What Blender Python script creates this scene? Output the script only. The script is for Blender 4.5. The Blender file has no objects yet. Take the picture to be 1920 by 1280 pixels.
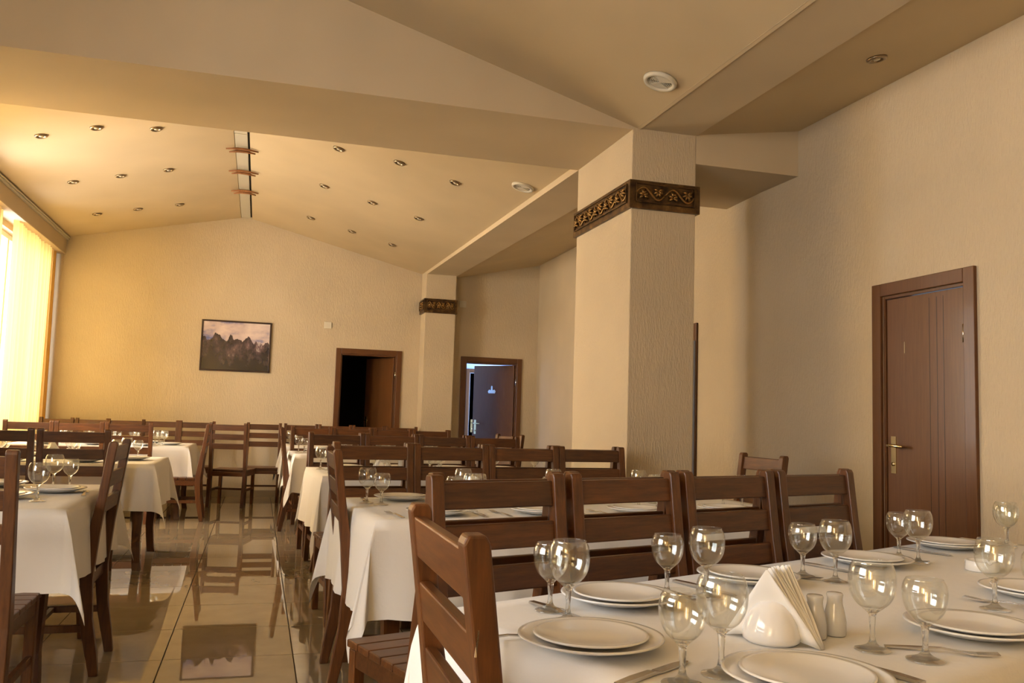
import bpy, bmesh, math, random
from mathutils import Vector, Matrix
random.seed(7)
sc = bpy.context.scene
COL = sc.collection
PI = math.pi

# ------------------------------------------------------------------ camera
YAW, PITCH, ROLL, CAMH = .2812, .0886, .031, 1.1853
cam = bpy.data.cameras.new('camera')
cam.sensor_width = 36.0
cam.lens = 1627.55 / 1920 * 36.0
cam.clip_start = .05
cam_o = bpy.data.objects.new('camera', cam)
COL.objects.link(cam_o)
fw = Vector((math.sin(YAW) * math.cos(PITCH), math.cos(YAW) * math.cos(PITCH), math.sin(PITCH)))
rt = Vector((math.cos(YAW), -math.sin(YAW), 0))
up = rt.cross(fw)
rr = rt * math.cos(ROLL) + up * math.sin(ROLL)
uu = -rt * math.sin(ROLL) + up * math.cos(ROLL)
cam_o.matrix_world = Matrix(((rr.x, uu.x, -fw.x, 0), (rr.y, uu.y, -fw.y, 0), (rr.z, uu.z, -fw.z, CAMH), (0, 0, 0, 1)))
sc.camera = cam_o

# ------------------------------------------------------------------ world, daylight, exposure
w = bpy.data.worlds.new('sky'); sc.world = w
w.use_nodes = True
w.node_tree.nodes['Background'].inputs[0].default_value = (.62, .78, 1.0, 1)
w.node_tree.nodes['Background'].inputs[1].default_value = 4.0
sc.view_settings.view_transform = 'Standard'
sc.view_settings.look = 'None'
sc.view_settings.gamma = 1.0
sc.view_settings.use_curve_mapping = False
sc.view_settings.exposure = 0.02
sc.cycles.use_denoising = True
sc.cycles.use_adaptive_sampling = True
sc.cycles.adaptive_threshold = .045
sc.cycles.adaptive_min_samples = 16
sc.cycles.max_bounces = 9
sc.cycles.diffuse_bounces = 3
sc.cycles.glossy_bounces = 3
sc.cycles.transmission_bounces = 8
sc.cycles.transparent_max_bounces = 16
sc.cycles.caustics_reflective = False
sc.cycles.caustics_refractive = False
sc.cycles.sample_clamp_indirect = 6.0

WINDOWS = [(9.9, 12.3), (6.75, 9.6), (-.4, 2.7), (-3.4, -1.2)]      # openings in the window wall, along Y
WZ0, WZ1 = .85, 3.12
def area(name, loc, rot, sx, sy, power, col):
    l = bpy.data.lights.new(name, 'AREA'); l.shape = 'RECTANGLE'
    l.size = sx; l.size_y = sy; l.energy = power; l.color = col
    o = bpy.data.objects.new(name, l); COL.objects.link(o)
    o.location = loc; o.rotation_euler = rot
    return o
for i, (a, b) in enumerate(WINDOWS):                  # daylight standing outside each window
    area('daylight', (-3.75, (a + b) / 2, 2.1), (0, -PI / 2, 0), 2.6, b - a + .2, (150, 560, 250, 480)[i], (1.0, .95, .885))
area('corridor_daylight', (4.46, 14.05, 1.7), (0, PI / 2, 0), 1.7, 1.2, 60, (.42, .60, 1.0))

# ------------------------------------------------------------------ materials
def mat(name, color=(.8, .8, .8), rough=.5, metal=0., spec=.5, coat=0.):
    m = bpy.data.materials.new(name); m.use_nodes = True
    b = m.node_tree.nodes['Principled BSDF']
    b.inputs['Base Color'].default_value = (*color, 1)
    b.inputs['Roughness'].default_value = rough
    b.inputs['Metallic'].default_value = metal
    b.inputs['Specular IOR Level'].default_value = spec
    b.inputs['Coat Weight'].default_value = coat
    b.inputs['Coat Roughness'].default_value = .08
    return m
def nodes(m):
    nt = m.node_tree
    return nt, nt.nodes['Principled BSDF'], nt.nodes.new, nt.links.new
def coords(m, scale, kind='Object'):
    nt, b, N, L = nodes(m)
    t = N('ShaderNodeTexCoord'); mp = N('ShaderNodeMapping')
    mp.inputs['Scale'].default_value = scale
    L(t.outputs[kind], mp.inputs[0])
    return mp.outputs[0]
def noise(m, vec, scale=1., detail=4., rough=.5):
    nt, b, N, L = nodes(m)
    n = N('ShaderNodeTexNoise'); n.inputs['Scale'].default_value = scale
    n.inputs['Detail'].default_value = detail; n.inputs['Roughness'].default_value = rough
    L(vec, n.inputs['Vector']); return n.outputs[0]
def ramp(m, fac, stops):
    nt, b, N, L = nodes(m)
    r = N('ShaderNodeValToRGB'); L(fac, r.inputs[0])
    e = r.color_ramp.elements
    while len(e) < len(stops): e.new(.5)
    for k, (p, c) in enumerate(stops):
        e[k].position = p; e[k].color = (*c, 1)
    return r.outputs[0]
def bump(m, h, strength, dist):
    nt, b, N, L = nodes(m)
    n = N('ShaderNodeBump'); n.inputs['Strength'].default_value = strength; n.inputs['Distance'].default_value = dist
    L(h, n.inputs['Height']); L(n.outputs[0], b.inputs['Normal'])

def plaster(name, col, strokes=True):
    m = mat(name, col, .75, spec=.3)
    nt, b, N, L = nodes(m)
    v = coords(m, (1, 1, 1))
    c = ramp(m, noise(m, v, 1.3, 2), [(.3, tuple(x * .93 for x in col)), (.7, tuple(min(1, x * 1.04) for x in col))])
    L(c, b.inputs['Base Color'])
    if strokes:
        v2 = coords(m, (120, 120, 24))
        n = noise(m, v2, 1.0, 2, .6)
        h = ramp(m, n, [(.42, (0, 0, 0)), (.62, (1, 1, 1))])
        bump(m, h, .45, .0035)
    else:
        bump(m, noise(m, v, 60, 3), .12, .003)
    return m
M = {}
M['wall'] = plaster('textured_plaster', (.66, .54, .375))
M['ceiling'] = plaster('ceiling_paint', (.65, .515, .325), False)
M['beam'] = plaster('beam_paint', (.66, .535, .365), False)

def wood(name, dark, light, rough=.40, scale=(1.2, 1.2, 1.2), coat=.12, vary=.22):
    m = mat(name, light, rough, coat=coat)
    nt, b, N, L = nodes(m)
    v = coords(m, scale)
    oi = N('ShaderNodeObjectInfo')
    add = N('ShaderNodeVectorMath'); add.operation = 'ADD'
    mul = N('ShaderNodeVectorMath'); mul.operation = 'SCALE'; mul.inputs['Scale'].default_value = 9.
    cmb = N('ShaderNodeCombineXYZ'); L(oi.outputs['Random'], cmb.inputs[0]); L(oi.outputs['Random'], cmb.inputs[1])
    L(cmb.outputs[0], mul.inputs[0]); L(v, add.inputs[0]); L(mul.outputs[0], add.inputs[1])
    c = ramp(m, noise(m, add.outputs[0], 7., 6, .65), [(.25, dark), (.55, tuple((a + b2) / 2 for a, b2 in zip(dark, light))), (.8, light)])
    hs = N('ShaderNodeHueSaturation')
    mr = N('ShaderNodeMapRange'); mr.inputs[3].default_value = 1 - vary; mr.inputs[4].default_value = 1 + vary
    L(oi.outputs['Random'], mr.inputs[0]); L(mr.outputs[0], hs.inputs['Value']); L(c, hs.inputs['Color'])
    L(hs.outputs[0], b.inputs['Base Color'])
    return m
M['wood_v'] = wood('varnished_wood_upright', (.048, .014, .003), (.185, .064, .014), scale=(9, 9, .9))
M['wood_h'] = wood('varnished_wood_rail', (.045, .013, .003), (.170, .058, .0125), scale=(.9, 9, 9))
M['door_wood'] = wood('door_veneer', (.125, .047, .014), (.185, .074, .022), .38, (14, 14, .7), .1, .05)
M['frame_wood'] = wood('door_casing', (.105, .038, .011), (.165, .062, .018), .36, (14, 14, .7), .1, .05)
M['twig'] = wood('raw_branch', (.20, .07, .02), (.45, .2, .07), .7, (4, 4, 4), 0, .1)

m = mat('glazed_floor_tile', (.33, .25, .165), .012, spec=.65)
nt, b, N, L = nodes(m)
v = coords(m, (1, 1, 1), 'Object')
oi = N('ShaderNodeObjectInfo'); add = N('ShaderNodeVectorMath'); L(v, add.inputs[0]); L(oi.outputs['Location'], add.inputs[1])
L(ramp(m, noise(m, add.outputs[0], 4., 6, .6), [(.3, (.27, .205, .13)), (.7, (.33, .255, .165))]), b.inputs['Base Color'])
M['tile'] = m
M['grout'] = mat('grout', (.16, .12, .08), .8)

m = mat('white_tablecloth', (.83, .79, .74), .75, spec=.25)
nt, b, N, L = nodes(m)
b.inputs['Sheen Weight'].default_value = .15
bump(m, noise(m, coords(m, (3, 3, 3)), 3., 5, .6), .25, .012)
M['cloth'] = m
M['napkin'] = mat('paper_napkin', (.86, .83, .79), .8, spec=.2)
M['ceramic'] = mat('white_glazed_ceramic', (.86, .83, .80), .12, spec=.5, coat=.4)
M['porcelain'] = mat('white_porcelain', (.84, .81, .77), .16, spec=.5)
M['shaker'] = mat('grey_white_ceramic', (.66, .66, .68), .14, spec=.5, coat=.3)
M['steel'] = mat('stainless_steel', (.62, .60, .57), .22, 1.)
M['brass'] = mat('brass', (.80, .66, .38), .22, 1.)
M['chrome'] = mat('chrome', (.85, .84, .82), .12, 1.)
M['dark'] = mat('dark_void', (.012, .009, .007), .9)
M['white_plastic'] = mat('white_plastic', (.72, .66, .54), .4)
M['upvc'] = mat('window_frame_white', (.8, .8, .8), .35)
M['jamb_light'] = mat('painted_bluish_light', (.42, .52, .85), .4)  # bluish light on a door jamb, held in the base colour
M['corridor'] = mat('corridor_paint', (.55, .65, .80), .6)
M['mirror_panel'] = mat('ridge_glass_panel', (.62, .58, .47), .12, spec=.6)
M['bulb'] = mat('frosted_bulb', (.75, .66, .5), .2)
M['ring'] = mat('antique_metal_ring', (.34, .26, .17), .3, .9)
M['picture_frame'] = mat('picture_frame_brown', (.035, .014, .008), .35)

m = bpy.data.materials.new('clear_glass'); m.use_nodes = True
b = m.node_tree.nodes['Principled BSDF']
b.inputs['Base Color'].default_value = (.97, .99, .98, 1); b.inputs['Roughness'].default_value = 0.
b.inputs['Transmission Weight'].default_value = 1.; b.inputs['IOR'].default_value = 1.45
nt = m.node_tree; N = nt.nodes.new; L = nt.links.new
mx = N('ShaderNodeMixShader'); mx.inputs[0].default_value = .3
tr = N('ShaderNodeBsdfTransparent'); L(tr.outputs[0], mx.inputs[2]); L(b.outputs[0], mx.inputs[1]); L(mx.outputs[0], nt.nodes['Material Output'].inputs[0])
M['glass'] = m
m = bpy.data.materials.new('thin_bowl_glass'); m.use_nodes = True
nt = m.node_tree; N = nt.nodes.new; L = nt.links.new
for n in list(nt.nodes): nt.nodes.remove(n)
o = N('ShaderNodeOutputMaterial'); mx = N('ShaderNodeMixShader'); lw = N('ShaderNodeLayerWeight'); lw.inputs[0].default_value = .5; pw_ = N('ShaderNodeMath'); pw_.operation = 'POWER'; pw_.inputs[1].default_value = 3.5; L(lw.outputs['Facing'], pw_.inputs[0]); fr = N('ShaderNodeMapRange'); fr.inputs[3].default_value = .085; fr.inputs[4].default_value = .80; L(pw_.outputs[0], fr.inputs[0])
tr = N('ShaderNodeBsdfTransparent'); tr.inputs[0].default_value = (.975, .985, .98, 1)
gl = N('ShaderNodeBsdfGlossy'); gl.inputs['Roughness'].default_value = .0; gl.inputs[0].default_value = (1, 1, 1, 1)
L(fr.outputs[0], mx.inputs[0]); L(tr.outputs[0], mx.inputs[1]); L(gl.outputs[0], mx.inputs[2]); L(mx.outputs[0], o.inputs[0])
M['bowl_glass'] = m
m = m.copy(); m.name = 'thick_foot_glass'
for n in m.node_tree.nodes:
    if n.bl_idname == 'ShaderNodeMapRange': n.inputs[3].default_value = .22; n.inputs[4].default_value = .9
M['foot_glass'] = m

m = bpy.data.materials.new('window_glass'); m.use_nodes = True
nt = m.node_tree; N = nt.nodes.new; L = nt.links.new
for n in list(nt.nodes): nt.nodes.remove(n)
o = N('ShaderNodeOutputMaterial'); mx = N('ShaderNodeMixShader'); mx.inputs[0].default_value = .08
tr = N('ShaderNodeBsdfTransparent'); gl = N('ShaderNodeBsdfGlossy'); gl.inputs['Roughness'].default_value = .02
L(tr.outputs[0], mx.inputs[1]); L(gl.outputs[0], mx.inputs[2]); L(mx.outputs[0], o.inputs[0])
M['pane'] = m

m = bpy.data.materials.new('yellow_voile'); m.use_nodes = True
nt = m.node_tree; N = nt.nodes.new; L = nt.links.new
for n in list(nt.nodes): nt.nodes.remove(n)
o = N('ShaderNodeOutputMaterial'); m1 = N('ShaderNodeMixShader'); m2 = N('ShaderNodeMixShader')
tl = N('ShaderNodeBsdfTranslucent'); tl.inputs[0].default_value = (.97, .66, .22, 1)
df = N('ShaderNodeBsdfDiffuse'); df.inputs[0].default_value = (.90, .62, .22, 1)
tp = N('ShaderNodeBsdfTransparent'); tp.inputs[0].default_value = (1.0, .86, .55, 1)
m1.inputs[0].default_value = .35; m2.inputs[0].default_value = .05
L(tl.outputs[0], m1.inputs[1]); L(df.outputs[0], m1.inputs[2]); L(m1.outputs[0], m2.inputs[1]); L(tp.outputs[0], m2.inputs[2]); L(m2.outputs[0], o.inputs[0])
M['voile'] = m

m = mat('aged_bronze', (.12, .07, .025), .38, .55)
nt, b, N, L = nodes(m)
L(ramp(m, noise(m, coords(m, (14, 14, 14)), 1., 5, .6), [(.35, (.045, .022, .010)), (.6, (.16, .085, .028)), (.8, (.34, .20, .075))]), b.inputs['Base Color'])
M['bronze'] = m
M['relief'] = mat('polished_bronze_relief', (.30, .17, .055), .30, .75)

m = mat('mountain_print', (.3, .3, .3), .08, spec=.6, coat=1.)
nt, b, N, L = nodes(m)
b.inputs['Coat Roughness'].default_value = .01
tc = N('ShaderNodeTexCoord'); sx = N('ShaderNodeSeparateXYZ'); L(tc.outputs['Object'], sx.inputs[0])
def mth(op, a, b2=None):
    n = N('ShaderNodeMath'); n.operation = op
    for k, q in enumerate((a, b2)):
        if q is None: continue
        if isinstance(q, (int, float)): n.inputs[k].default_value = q
        else: L(q, n.inputs[k])
    return n.outputs[0]
ridge_n = N('ShaderNodeTexNoise'); ridge_n.noise_dimensions = '1D'; ridge_n.inputs['Scale'].default_value = 5.0; ridge_n.inputs['Detail'].default_value = 5.; ridge_n.inputs['Roughness'].default_value = .5
L(mth('ADD', sx.outputs[0], 3.7), ridge_n.inputs['W'])
ridge_h = mth('SUBTRACT', mth('ADD', mth('MULTIPLY', ridge_n.outputs[0], .40), -.10), mth('MULTIPLY', sx.outputs[0], .13))
ismount = mth('GREATER_THAN', ridge_h, sx.outputs[2])
v = coords(m, (1.5, 1.5, 3.0))
sky = ramp(m, noise(m, v, 1.3, 6, .55), [(.38, (.10, .14, .40)), (.48, (.62, .50, .52)), (.66, (.95, .80, .73))])
v2 = coords(m, (5, 5, 3.0))
rock0 = ramp(m, noise(m, v2, 1., 8, .7), [(.35, (.012, .010, .014)), (.5, (.05, .038, .05)), (.60, (.16, .10, .12)), (.66, (.55, .47, .5))])
fade = N('ShaderNodeMapRange'); fade.inputs[1].default_value = -.30; fade.inputs[2].default_value = .0; L(sx.outputs[2], fade.inputs[0])
rk = N('ShaderNodeMix'); rk.data_type = 'RGBA'; L(fade.outputs[0], rk.inputs[0]); rk.inputs[6].default_value = (.014, .014, .016, 1); L(rock0, rk.inputs[7])
mxp = N('ShaderNodeMix'); mxp.data_type = 'RGBA'; L(ismount, mxp.inputs[0]); L(sky, mxp.inputs[6]); L(rk.outputs[2], mxp.inputs[7])
L(mxp.outputs[2], b.inputs['Base Color'])
M['print'] = m

# ------------------------------------------------------------------ mesh helpers
class MB:
    def __init__(s): s.v = []; s.f = []; s.sm = []
    def add(s, vs, fs, smooth=False):
        k = len(s.v); s.v += [tuple(p) for p in vs]
        s.f += [tuple(i + k for i in f) for f in fs]; s.sm += [smooth] * len(fs); return s
    def box(s, x0, x1, y0, y1, z0, z1):
        vs = [(x, y, z) for z in (z0, z1) for y in (y0, y1) for x in (x0, x1)]
        return s.add(vs, [(0, 2, 3, 1), (4, 5, 7, 6), (0, 1, 5, 4), (1, 3, 7, 5), (3, 2, 6, 7), (2, 0, 4, 6)])
    def hexa(s, b4, t4):
        return s.add(list(b4) + list(t4), [(3, 2, 1, 0), (4, 5, 6, 7), (0, 1, 5, 4), (1, 2, 6, 5), (2, 3, 7, 6), (3, 0, 4, 7)])
    def prism(s, poly, axis, a0, a1):
        """poly: list of 2-D points; extruded along axis 'x' / 'y' / 'z' from a0 to a1."""
        n = len(poly)
        def p3(p, a): return {'x': (a, p[0], p[1]), 'y': (p[0], a, p[1]), 'z': (p[0], p[1], a)}[axis]
        vs = [p3(p, a0) for p in poly] + [p3(p, a1) for p in poly]
        fs = [tuple(range(n - 1, -1, -1)), tuple(range(n, 2 * n))] + [(i, (i + 1) % n, n + (i + 1) % n, n + i) for i in range(n)]
        return s.add(vs, fs)
    def lathe(s, prof, seg=28, cx=0, cy=0):
        k = []; fs = []
        vs = []
        for r, z in prof:
            if r < 1e-6: k.append([len(vs)] * seg); vs.append((cx, cy, z))
            else:
                k.append([len(vs) + i for i in range(seg)])
                vs += [(cx + r * math.cos(2 * PI * i / seg), cy + r * math.sin(2 * PI * i / seg), z) for i in range(seg)]
        for a, b2 in zip(k[:-1], k[1:]):
            for i in range(seg):
                j = (i + 1) % seg
                q = []
                for t in (a[i], a[j], b2[j], b2[i]):
                    if t not in q: q.append(t)
                if len(q) > 2: fs.append(tuple(q))
        return s.add(vs, fs, True)
    def tube(s, pts, r, seg=8):
        pts = [Vector(p) for p in pts]; rings = []; vs = []; fs = []
        for i, p in enumerate(pts):
            t = (pts[min(i + 1, len(pts) - 1)] - pts[max(i - 1, 0)]).normalized()
            a = Vector((0, 0, 1)) if abs(t.z) < .9 else Vector((1, 0, 0))
            u = t.cross(a).normalized(); w2 = t.cross(u)
            rad = r[i] if isinstance(r, (list, tuple)) else r
            vs += [p + (u * math.cos(2 * PI * k / seg) + w2 * math.sin(2 * PI * k / seg)) * rad for k in range(seg)]
        for i in range(len(pts) - 1):
            for k in range(seg):
                fs.append((i * seg + k, i * seg + (k + 1) % seg, (i + 1) * seg + (k + 1) % seg, (i + 1) * seg + k))
        fs.append(tuple(range(seg - 1, -1, -1))); fs.append(tuple((len(pts) - 1) * seg + k for k in range(seg)))
        return s.add(vs, fs, True)
    def mesh(s, name, material, bevel=0., fixn=True):
        me = bpy.data.meshes.new(name)
        me.from_pydata(s.v, [], s.f)
        me.polygons.foreach_set('use_smooth', s.sm)
        if fixn or bevel:
            bm = bmesh.new(); bm.from_mesh(me)
            if fixn: bmesh.ops.recalc_face_normals(bm, faces=bm.faces)
            if bevel: bmesh.ops.bevel(bm, geom=list(bm.edges), offset=bevel, segments=2, profile=.5, affect='EDGES', clamp_overlap=True)
            bm.to_mesh(me); bm.free()
        me.materials.append(material)
        return me
def obj(name, me, parent=None, loc=(0, 0, 0), rot=(0, 0, 0)):
    o = bpy.data.objects.new(name, me); COL.objects.link(o)
    o.location = loc; o.rotation_euler = rot
    if parent: o.parent = parent
    return o
def tag(o, label=None, cat=None, group=None, kind=None):
    if label: o['label'] = label
    if cat: o['category'] = cat
    if group: o['group'] = group
    if kind: o['kind'] = kind
    return o
def empty(name, loc=(0, 0, 0), rz=0):
    o = bpy.data.objects.new(name, None); COL.objects.link(o)
    o.location = loc; o.rotation_euler = (0, 0, rz); o.empty_display_size = .1
    return o
def copy_tree(o, parent=None):
    c = o.copy(); COL.objects.link(c); c.parent = parent
    for ch in list(o.children): copy_tree(ch, c)
    return c
def struct(name, me, label, parent=None):
    o = obj(name, me, parent); tag(o, label, None, None, 'structure'); return o

# ------------------------------------------------------------------ the room shell
XL = -2.78                       # window wall inner face
YF, YR = 12.654, -3.6            # far and rear walls
XR = 3.672                       # right wall (near part)
BEND = (3.672, 5.85); FARC = (4.065, 12.654)
Y0, Y1 = 5.36, 6.42              # cross beam / near column, front and back
AL, AR = 2.364, 2.848            # near column, left and right
BL, BR = 2.237, 2.682            # far column
C2Y = 12.30

fl = struct('floor', MB().box(XL - .3, 4.5, YR - .2, 15.2, -.12, -.012).mesh('floor', M['grout']), 'glossy beige tiled restaurant floor with thin joints')
TS = .6
tile_me = MB().box(-TS / 2 + .0022, TS / 2 - .0022, -TS / 2 + .0022, TS / 2 - .0022, -.012, 0).mesh('tile', M['tile'], .0012)
ix0 = -4
for i in range(ix0, 8):
    for j in range(0, 21):
        x = -.371 + TS * (i + .5); y = .30 + TS * (j + .5) 
        if x < XL - .2 or x > 4.3: continue
        obj('tile', tile_me, fl, (x, y, 0))
mb = MB()
mb.box(XL - .3, 4.5, YR - .2, .302, -.012, -.0005)
rest = obj('tile_field', mb.mesh('tile_field', M['tile']), fl); rest['kind'] = 'stuff'

# window wall with openings
mb = MB()
ys = [YR] + [q for p in sorted(WINDOWS) for q in p] + [YF + .2]
for k in range(0, len(ys), 2): mb.box(XL - .22, XL, ys[k], ys[k + 1], 0, 4.2)
for a, b2 in WINDOWS:
    mb.box(XL - .22, XL, a, b2, 0, WZ0); mb.box(XL - .22, XL, a, b2, WZ1, 4.2)
struct('wall_left', mb.mesh('wall_left', M['wall']), 'cream textured wall with tall curtained windows on the left')

# far wall with two door openings
D1 = (1.105, 1.905, 2.045); D2 = (2.945, 3.745, 2.015)
mb = MB()
mb.box(XL - .2, D1[0], YF, YF + .2, 0, 4.2); mb.box(D1[0], D1[1], YF, YF + .2, D1[2], 4.2)
mb.box(D1[1], D2[0], YF, YF + .2, 0, 4.2); mb.box(D2[0], D2[1], YF, YF + .2, D2[2], 4.2)
mb.box(D2[1], 4.5, YF, YF + .2, 0, 4.2)
struct('wall_far', mb.mesh('wall_far', M['wall']), 'cream textured far wall with picture and two doorways')

# right wall, near part with door 3, far part slightly turned outward with door 4
D3 = (3.82, 4.475, 2.005)
mb = MB()
mb.box(XR, XR + .22, YR, D3[0], 0, 4.0); mb.box(XR, XR + .22, D3[0], D3[1], D3[2], 4.0); mb.box(XR, XR + .22, D3[1], BEND[1], 0, 4.0)
struct('wall_right', mb.mesh('wall_right', M['wall']), 'cream textured wall with a closed brown door on the right')
dv = Vector((FARC[0] - BEND[0], FARC[1] - BEND[1], 0)); ln = dv.length; dv.normalize(); nv = Vector((dv.y, -dv.x, 0))
def rw(t, o, z): p = Vector((*BEND, 0)) + dv * t + nv * o; return (p.x, p.y, z)
def rwbox(mb, t0, t1, o0, o1, z0, z1):
    mb.hexa([rw(t0, o0, z0), rw(t1, o0, z0), rw(t1, o1, z0), rw(t0, o1, z0)], [rw(t0, o0, z1), rw(t1, o0, z1), rw(t1, o1, z1), rw(t0, o1, z1)])
D4 = (1.17, 1.97, 2.02)
mb = MB()
rwbox(mb, 0, D4[0], 0, .22, 0, 4.0); rwbox(mb, D4[0], D4[1], 0, .22, D4[2], 4.0); rwbox(mb, D4[1], ln + .3, 0, .22, 0, 4.0)
struct('wall_right_far', mb.mesh('wall_right_far', M['wall']), 'cream textured side wall behind the near column')
struct('wall_rear', MB().box(XL - .22, 4.5, YR - .2, YR, 0, 4.2).mesh('wall_rear', M['wall']), 'cream wall behind the viewer')

# gabled ceiling: a far bay and a near bay either side of the cross beam
RX = -.30
def slab(mb, pts, t=.08):
    mb.hexa(pts, [(x, y, z + t) for x, y, z in pts])
mb = MB()
slab(mb, [(RX + .075, Y1 - .3, 3.885), (2.42, Y1 - .3, 3.236), (2.30, YF + .1, 3.265), (RX + .075, YF + .1, 3.885)])
slab(mb, [(XL - .1, Y1 - .3, 3.355), (RX - .075, Y1 - .3, 3.885), (RX - .075, YF + .1, 3.885), (XL - .1, YF + .1, 3.355)])
slab(mb, [(RX - .2, Y1 - .3, 3.97), (RX + .2, Y1 - .3, 3.97), (RX + .2, YF + .1, 3.97), (RX - .2, YF + .1, 3.97)])
slab(mb, [(RX, YR, 3.978), (2.42, YR, 3.194), (2.42, Y0 + .1, 3.194), (RX, Y0 + .1, 3.978)])
slab(mb, [(XL - .1, YR, 3.37), (RX, YR, 3.978), (RX, Y0 + .1, 3.978), (XL - .1, Y0 + .1, 3.37)])
struct('ceiling', mb.mesh('ceiling', M['ceiling']), 'warm cream gabled ceiling with rows of recessed downlights')
# low ceiling strip above the side aisle, rising to the right wall
mb = MB()
slab(mb, [(AR - .03, YR, 3.203), (XR + .05, YR, 3.343), (XR + .05, Y0 + .05, 3.343), (AR - .03, Y0 + .05, 3.203)])
slab(mb, [(AR - .03, Y1 - .05, 3.205), (3.76, Y1 - .05, 3.37), (4.12, YF + .1, 3.57), (BR - .03, YF + .1, 3.243)])
struct('ceiling_side', mb.mesh('ceiling_side', M['ceiling']), 'low sloping ceiling strip over the right side aisle')
# beams
struct('trim_1', MB().box(XL - .1, AL, Y0, Y1, 3.187, 4.15).mesh('trim_1', M['beam']), 'wide cross beam spanning the room to the near column')
mb = MB(); mb.hexa([(2.395, YR, 3.198), (2.81, YR, 3.198), (AR, Y0, 3.2), (2.395, Y0, 3.2)], [(2.395, YR, 3.5), (2.81, YR, 3.5), (AR, Y0, 3.5), (2.395, Y0, 3.5)])
mb.hexa([(2.37, Y1, 3.192), (AR, Y1, 3.2), (BR, YF, 3.24), (BL, YF, 3.235)], [(2.37, Y1, 3.5), (AR, Y1, 3.5), (BR, YF, 3.5), (BL, YF, 3.5)])
struct('trim_2', mb.mesh('trim_2', M['beam']), 'flat side beam running along the column line')
struct('trim_3', MB().box(AR, 3.75, Y0, Y1, 3.0, 3.45).mesh('trim_3', M['beam']), 'boxed beam joining the near column to the right wall')
struct('trim_4', MB().box(XL - .02, -2.57, 6.6, YF, 3.185, 3.38).mesh('trim_4', M['beam'], .006), 'plastered curtain pelmet box above the far window')
struct('trim_5', MB().box(XL - .02, -2.57, YR, Y0 - .1, 3.185, 3.40).mesh('trim_5', M['beam'], .006), 'plastered curtain pelmet box above the near windows')
rail = MB(); rail.box(-2.575, -2.545, 6.6, YF, 3.375, 3.392); rail.box(-2.56, -2.53, 6.6, YF, 3.398, 3.41)
struct('trim_6', rail.mesh('trim_6', M['white_plastic']), 'narrow moulding between pelmet and sloping ceiling')
# baseboards
struct('baseboard_far', MB().box(XL, D1[0] - .08, YF - .012, YF, 0, .09).box(D1[1] + .08, D2[0] - .08, YF - .012, YF, 0, .09).box(D2[1] + .08, FARC[0], YF - .012, YF, 0, .09).mesh('baseboard_far', M['tile']), 'beige tile skirting along the far wall')
struct('baseboard_right', MB().box(XR - .012, XR, YR, D3[0] - .09, 0, .09).box(XR - .012, XR, D3[1] + .09, BEND[1], 0, .09).mesh('baseboard_right', M['tile']), 'beige tile skirting along the right wall')

# windows
for k, (a, b2) in enumerate(WINDOWS):
    fr = MB(); t = .06; x0, x1 = XL - .14, XL - .08
    fr.box(x0, x1, a, b2, WZ0, WZ0 + t).box(x0, x1, a, b2, WZ1 - t, WZ1).box(x0, x1, a, a + t, WZ0 + t, WZ1 - t).box(x0, x1, b2 - t, b2, WZ0 + t, WZ1 - t)
    wn = struct('window_%d' % (k + 1), fr.mesh('window', M['upvc'], .004), ['white framed window behind the far yellow curtain', 'white framed window on the left just past the cross beam', 'white framed window on the left before the cross beam', 'white framed window on the left behind the viewer'][k])
    n = 2 if k == 0 else 3
    for q in range(1, n):
        y = a + (b2 - a) * q / n
        obj('mullion', MB().box(x0, x1, y - .035, y + .035, WZ0 + t, WZ1 - t).mesh('mullion', M['upvc'], .004), wn)
    for q in range(n):
        ya = a + (b2 - a) * q / n + (t if q == 0 else .035); yb = a + (b2 - a) * (q + 1) / n - (t if q == n - 1 else .035)
        obj('pane', MB().box(XL - .113, XL - .107, ya, yb, WZ0 + t, WZ1 - t).mesh('pane', M['pane']), wn)
    obj('sill', MB().box(XL - .08, XL + .06, a - .03, b2 + .03, WZ0 - .035, WZ0).mesh('sill', M['upvc'], .005), wn)

# curtains: pleated voile
def curtain(y0, y1, label, x=-2.665, z0=.06, z1=3.19):
    mb = MB(); n = int((y1 - y0) / .012); nz = 9
    rnd = random.Random(int(y0 * 100)); ph = rnd.random() * 6
    vs = []; fs = []
    for j in range(nz + 1):
        t = j / nz
        for i in range(n + 1):
            s = i / n
            amp = .034 * (.75 + .25 * t)
            y = y0 + (y1 - y0) * s
            xo = amp * math.sin(2 * PI * (y - y0) / .135 + ph + .5 * math.sin(7 * s + 3)) + .012 * math.sin(19 * s + t * 2)
            vs.append((x + xo, y + .012 * math.sin(23 * s + 2 * t), z1 + (z0 - z1) * t))
    for j in range(nz):
        for i in range(n):
            k = j * (n + 1) + i; fs.append((k, k + 1, k + n + 2, k + n + 1))
    mb.add(vs, fs, True)
    c = obj('curtain', mb.mesh('curtain', M['voile'], fixn=False))
    tag(c, label, 'curtain', 'yellow voile curtains on the window wall')
curtain(10.52, 12.52, 'yellow voile curtain panel hanging beside the far wall corner')
curtain(9.1, 10.08, 'yellow voile curtain panel at the left edge, before the bright gap')
curtain(6.6, 8.35, 'yellow voile curtain just past the cross beam, near panel')
curtain(2.3, 2.9, 'yellow voile curtain on the window before the cross beam, far panel')
curtain(-.7, .1, 'yellow voile curtain on the window before the cross beam, near panel')
curtain(-2.2, -1.0, 'yellow voile curtain on the rear window, far panel')
curtain(-3.55, -2.5, 'yellow voile curtain on the rear window, near panel')

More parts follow.
